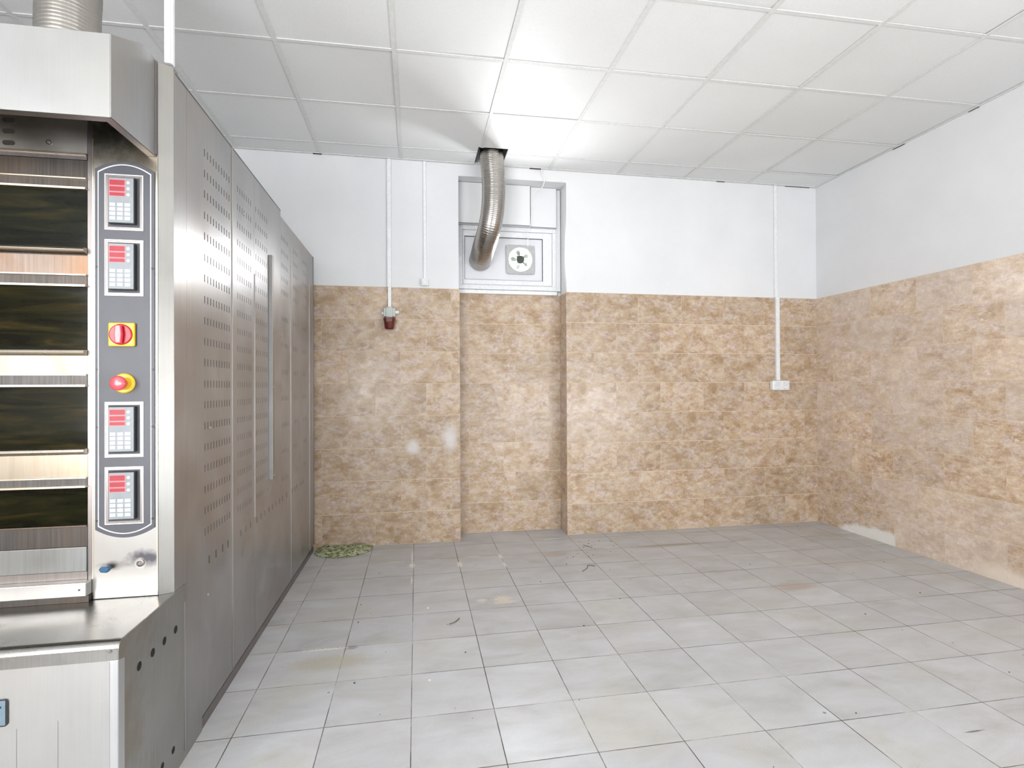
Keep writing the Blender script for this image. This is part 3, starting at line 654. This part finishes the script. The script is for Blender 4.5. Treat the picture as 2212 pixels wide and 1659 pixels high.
# rotary switch
bm = nb(); box(bm, -.941, -.867, yF - .012, yF, 1.372, 1.446); sw = obj('rotary_switch', bm, YEL, pl, bevel=.004); sw['label'] = 'yellow square switch plate with red knob'
bm = nb(); lathe(bm, (-.904, yF - .0122, 1.409), 1, [(.0325, 0), (.0325, -.004), (.030, -.006), (.010, -.0055)], 40); k = obj('switch_dial', bm, RED, sw, smooth=False, bevel=.0008)
bm = nb(); prism(bm, [(-.912, 1.380), (-.896, 1.380), (-.893, 1.409), (-.896, 1.437), (-.912, 1.437), (-.915, 1.409)], 1, yF - .032, yF - .0185); obj('switch_knob', bm, REDP, sw, bevel=.003)
# emergency stop
bm = nb(); lathe(bm, (-.899, yF, 1.257), 1, [(.031, 0), (.031, -.006), (.028, -.010), (.016, -.011)], 40); es = obj('emergency_stop', bm, YEL, pl, smooth=False, bevel=.001); es['label'] = 'round yellow collar with red push button'
bm = nb(); lathe(bm, (-.899, yF - .0112, 1.257), 1, [(.013, 0), (.013, -.012), (.020, -.018), (.0225, -.026), (.0215, -.033), (.016, -.036), (.004, -.0365)], 40); obj('mushroom_button', bm, REDP, es, smooth=True)
# blue knob and burnt hole below the panel
bm = nb(); prism(bm, [(-.955, .676), (-.938, .674), (-.931, .684), (-.938, .694), (-.955, .693), (-.961, .685)], 1, YO - .030, YO - .0125); kb = obj('blue_knob', bm, BLUE, oven, bevel=.003)
bm = nb(); cyl(bm, (-.944, YO - .0003, .684), 1, .008, -.012, 20); obj('knob_stem', bm, GASK, kb)
bm = nb(); lathe(bm, (-.857, YO - .0003, .691), 1, [(.011, 0), (.011, -.003), (.008, -.004), (.006, -.0015)], 24); obj('bare_switch_hole', bm, GALV, oven)

# oven decks
XD0, XD1 = XO + .05, -1.0085
bm = nb(); box(bm, XO, XO + .049, YO, 1.9195, .609, 2.13); obj('left_column', bm, FRONT, oven)
bm = nb()
box(bm, XD0, XD1, YO + .004, 1.9195, 1.973, 2.13)
for zz in (2.061, 2.027, 1.992):
    L = []
    for k_ in range(16):
        t = 2 * math.pi * k_ / 16; L.append((-1.221 + (.009 if math.cos(t) > 0 else -.009) + .0075 * math.cos(t), zz + .0075 * math.sin(t)))
    prism(bm, L, 1, YO + .0025, YO + .0045, 1)
    prism(bm, [(x - .12, z) for x, z in L], 1, YO + .0025, YO + .0045, 1)
cyl(bm, (-1.114, YO + .0045, 2.002), 1, .008, -.002, 20, mi=1); cyl(bm, (-1.112, YO + .0022, 2.001), 1, .0045, -.002, 20)
up_ = obj('upper_fascia', bm, [HEAT if False else steel('upper_fascia_steel', (.74, .71, .67), .36, .5, (.55, .42, .24, 1), .35, .2, brush=.03), GAP], oven)
bm = nb(); box(bm, XD0, XD1, YO - .004, YO + .004, 1.966, 1.9725); box(bm, XD0, XD1, YO + .001, YO + .03, 1.953, 1.9655, 1); obj('fascia_edge', bm, [LIPM, GALV], oven)
YD = YO + .002
decks = [(1.952, 1.896, 1.862, 1.679, HEAT_ := DSTEEL), (1.655, 1.596, 1.560, 1.362, HEAT), (1.344, 1.286, 1.250, 1.056, PALE), (1.036, .967, .938, .818, PALE)]
for n_, (zf1, zf0, zr, zg, fm) in enumerate(decks):
    bm = nb(); box(bm, XD0, XD1, YD + .004, 1.9195, zf0, zf1); obj('deck_fascia', bm, fm, oven)
    bm = nb(); box(bm, XD0, XD1, YD - .006, YD + .012, zf0 - .004, zf0 - .0003); box(bm, XD0, XD1, YD - .010, YD + .012, zr - .003, zr + .003)
    box(bm, XD0, XD1, YD + .002, YD + .012, zr + .0031, zf0 - .0041, 1)
    d_ = obj('door_top_rail', bm, [LIPM, DSTEEL], oven)
    dr = nb(); box(dr, XD0, XD1, YD + .006, YD + .0115, zg, zr - .0031); gd = obj('oven_door', dr, GLASS, oven); gd['label'] = 'dark smoked glass oven door'
    bm = nb()
    if n_ < 3: prism(bm, [(YD + .003, zg - .0003), (YD - .014, zg - .002), (YD - .018, zg - .009), (YD - .014, zg - .015), (YD + .003, zg - .019)], 0, XD0, XD1)
    else: box(bm, XD0, XD1, YD - .004, YD + .006, zg - .005, zg - .0003)
    obj('door_lip', bm, LIPM if n_ < 3 else HEAT, gd, bevel=.001)
bm = nb(); box(bm, XD0, XD1, YD + .012, 1.9195, .609, 1.972); obj('deck_back_frame', bm, DSTEEL, oven)
bm = nb(); box(bm, XD0, XD1, YD + .002, YD + .0119, .751, .812); obj('bottom_fascia', bm, DSTEEL, oven)
bm = nb(); box(bm, XD0, XD1, YD - .002, YD + .0119, .674, .7505); obj('steam_drawer', bm, steel('satin_grey_steel', (.26, .27, .27), .38, .4), oven, bevel=.002)
bm = nb(); box(bm, XD0, XD1, YD + .001, YD + .0119, .650, .6735); obj('grey_strip', bm, GALV, oven)
bm = nb(); box(bm, XD0, -.993, 1.838, 1.8795, .606, .6495); si = obj('front_sill', bm, FRONT, oven, bevel=.003)
bm = nb(); cyl(bm, (-1.012, 1.8378, .628), 1, .003, -.001, 10); obj('screw', bm, GASK, si)
bm = nb(); box(bm, XD0, -.993, 1.850, 1.8795, .5855, .6058); obj('sill_shadow_gap', bm, DSTEEL, oven)  # dark bar drawn for the shade under the sill

# worktop with rounded nose and side flange
bm = nb(); r = .022; prof = [(1.95, .5845), (1.95, .535), (1.565, .535), (1.553, .538)]
prof = [(1.965, .5850)] + [(1.549 + r - r * math.sin(t), .5850 - r + r * math.cos(t)) for t in [math.pi / 2 * i / 8 for i in range(9)]] + [(1.549, .536), (1.556, .536), (1.556, .555), (1.70, .560), (1.965, .560)]
prism(bm, prof, 0, XO, XS + .0035)
wt = obj('worktop', bm, TOP, oven)
bm = nb(); prism(bm, [(1.965, .5846)] + [(1.5494 + r - r * math.sin(t), .5846 - r + r * math.cos(t)) for t in [math.pi / 2 * i / 8 for i in range(9)]] + [(1.5494, .537), (1.585, .528), (1.965, .528)], 0, XS + .0036, XS + .0055)
obj('worktop_side_flange', bm, BASE, wt)
bm = nb(); cyl(bm, (-.782, 1.5488, .560), 1, .004, -.002, 12); box(bm, -.792, -.782, 1.5475, 1.5489, .5595, .5605); obj('rivet', bm, GALV, wt)
# base cabinet
bm = nb(); box(bm, XO, -.790, 1.572, 1.95, .03, .535); box(bm, XO + .05, -.86, 1.64, 1.95, .0005, .0299); bc = obj('base_cabinet', bm, DSTEEL, oven)
bm = nb(); box(bm, XO, -.788, 1.560, 1.5718, .03, .5355); box(bm, -1.0005, -.9995, 1.5595, 1.5601, .03, .38, 1); box(bm, -.908, -.907, 1.5595, 1.5601, .03, .39, 1); cd = obj('cabinet_door', bm, [FRONT, GALV], bc, bevel=.002)
bm = nb(); L = []
hx0, hx1, hz0, hz1, rr_ = -1.24, -1.0175, .390, .458, .008
for (cx, cz, a0) in ((hx1 - rr_, hz1 - rr_, 0), (hx0 + rr_, hz1 - rr_, 90), (hx0 + rr_, hz0 + rr_, 180), (hx1 - rr_, hz0 + rr_, 270)):
    for t in range(0, 91, 15): L.append((cx + rr_ * math.cos(math.radians(a0 + t)), cz + rr_ * math.sin(math.radians(a0 + t))))
prism(bm, L, 1, 1.5565, 1.5598); hd = obj('recessed_handle', bm, CBODY, cd); hd['label'] = 'blue-grey plastic recessed handle'
bm = nb(); box(bm, hx0 + .004, hx1 - .004, 1.5545, 1.5564, hz0 + .004, hz1 - .002); box(bm, -1.20, -1.030, 1.5535, 1.5546, .438, .443, 1); box(bm, -1.20, -1.034, 1.5535, 1.5546, .429, .432, 1); obj('handle_insert', bm, [LATCH, CBODY], hd, bevel=.001)
bm = nb(); prism(bm, [(-.7875, 1.553), (XS + .003, 1.553), (XS + .003, 1.586), (-.7875, 1.586)], 2, .03, .5355); obj('corner_post', bm, steel('pale_corner_steel', (.60, .61, .62), .4, .3), bc, bevel=.003)
bm = nb(); box(bm, -.7895, XS + .0015, 1.5865, 1.9575, .012, .5355)
for yy, zz in ((1.663, .463), (1.741, .463), (1.815, .463), (1.893, .463), (1.72, .088), (1.80, .088), (1.875, .088), (1.925, .088)):
    if zz < .1 and yy > 1.9: continue
    cyl(bm, (XS + .0010, yy, zz), 0, .0125 if zz > .1 else .011, .0008, 20, mi=1)
obj('base_side_panel', bm, [BASE, plain('black_hole', (.006, .006, .006), .9)], bc)
bm = nb(); box(bm, XS + .0002, XS + .003, 1.958, 1.9625, .03, .526); obj('seam_strip', bm, FRONT, bc)

# extraction hood: side profile in (y, z)
hp = [(1.611, 1.975), (1.611, 2.199), (1.794, 2.287), (1.866, 2.281), (1.866, 1.978)]
bm = nb(); prism(bm, hp, 0, -.8125, -.8105); hd_ = obj('hood_side', bm, steel('hood_side_steel', (.40, .40, .41), .36, .6, (.42, .36, .27, 1), .5, .3), oven)
bm = nb(); box(bm, XO, -.8126, 1.610, 1.6125, 1.974, 2.200)
prism(bm, [(1.6126, 2.1975), (1.794, 2.2845), (1.866, 2.2795), (2.30, 2.2795), (2.30, 2.2815), (1.866, 2.2825), (1.794, 2.288), (1.6126, 2.2005)], 0, XO, -.8126)
obj('hood_canopy', bm, HOODM, oven)
bm = nb(); box(bm, XO, -.8130, 1.6127, 1.640, 1.974, 1.977); prism(bm, [(1.6128, 1.974), (1.866, 1.9765), (1.866, 1.979), (1.6128, 1.977)], 0, -.835, -.8131); obj('hood_rim', bm, GALV, hd_)
bm = nb(); box(bm, XO, -.8135, 1.8661, 1.9195, 2.131, 2.278); box(bm, XO, -.8135, 1.9198, 2.30, 2.2255, 2.2785); obj('hood_back', bm, GALV, oven)
bm = nb(); box(bm, -.8100, -.8062, 1.858, 1.8685, 1.982, 2.279); obj('hood_back_flange', bm, GALV, hd_)
bm = nb(); box(bm, XS - .003, XS + .0015, 1.9, 3.266, 2.2625, 2.266); obj('top_edge_strip', bm, GALV, oven)

# ================================================================== cloth heap in the far left corner
bm = nb(); NX, NY = 90, 40; V = {}
from mathutils import noise as mn
for i in range(NX + 1):
    for j in range(NY + 1):
        u = i / NX; v = j / NY
        x = -.755 + .415 * u; dep = .27 * (math.sin(math.pi * min(1, max(0, u * .80 + .12))) ** .6) * 1.0
        y = YB - .004 - dep * (1 - v)
        e = min(1, 6 * u, 6 * (1 - u), 5 * v + .02, 9 * (1 - v) + .25)
        z = .002 + .48 * e * (.020 + .022 * v + .022 * abs(mn.noise(Vector((x * 17, y * 17, 2)))) + .022 * abs(mn.noise(Vector((x * 45, y * 55, 5)))) + .02 * mn.noise(Vector((x * 8, y * 10, 1))))
        x += .008 * mn.noise(Vector((x * 30, y * 30, 9))) ; y = min(YB - .003, y + .012 * mn.noise(Vector((x * 28, y * 30, 19))))
        V[i, j] = bm.verts.new((x, y, max(.002, z)))
for i in range(NX):
    for j in range(NY): bm.faces.new((V[i, j], V[i + 1, j], V[i + 1, j + 1], V[i, j + 1]))
hc = obj('crumpled_mat', bm, LEAF, smooth=True); tag(hc, 'crumpled green and white mat lying on the floor against the back wall, beside the oven', 'mat')

# small dry twigs and crumbs on the floor
TWIG = plain('dry_twig', srgb(92, 88, 70), .8)
def twig(pts, r, label):
    bm = nb(); tube(bm, spline(pts, 8), r, 8); tag(obj('dry_twig', bm, TWIG), label, 'twig')
twig([(1.09, 3.45, .003), (1.14, 3.50, .006), (1.165, 3.56, .003), (1.21, 3.54, .003)], .002, 'bent dry twig on the floor tiles in front of the alcove right edge')
twig([(.165, 2.815, .003), (.195, 2.83, .005), (.222, 2.875, .003)], .0022, 'short curved dry leaf stem lying on the floor left of centre')
twig([(1.28, 4.02, .003), (1.31, 3.96, .004), (1.325, 3.93, .003)], .0018, 'tiny dark stem on the floor below the right edge of the alcove')
twig([(2.74, 2.00, .003), (2.76, 1.985, .005), (2.79, 1.965, .003)], .005, 'short dark scrap on the near floor at the right side')
bm = nb(); rn = random.Random(11)
for k_ in range(70):
    x, y = (rn.uniform(-.6, 3.3), rn.uniform(1.4, 4.2)) if k_ < 45 else (rn.gauss(1.3, .18), rn.gauss(3.95, .18))
    if x > 3.5: continue
    r_ = rn.uniform(.0018, .0045)
    m4 = Matrix.Translation((x, y, r_ * .6)) @ Matrix.Diagonal((1, rn.uniform(.6, 1.5), .6, 1)); bmesh.ops.create_icosphere(bm, subdivisions=1, radius=r_, matrix=m4)
o = obj('floor_crumbs', bm, GASK); o['kind'] = 'stuff'; tag(o, 'dark crumbs of dirt scattered over the floor tiles', 'dirt')
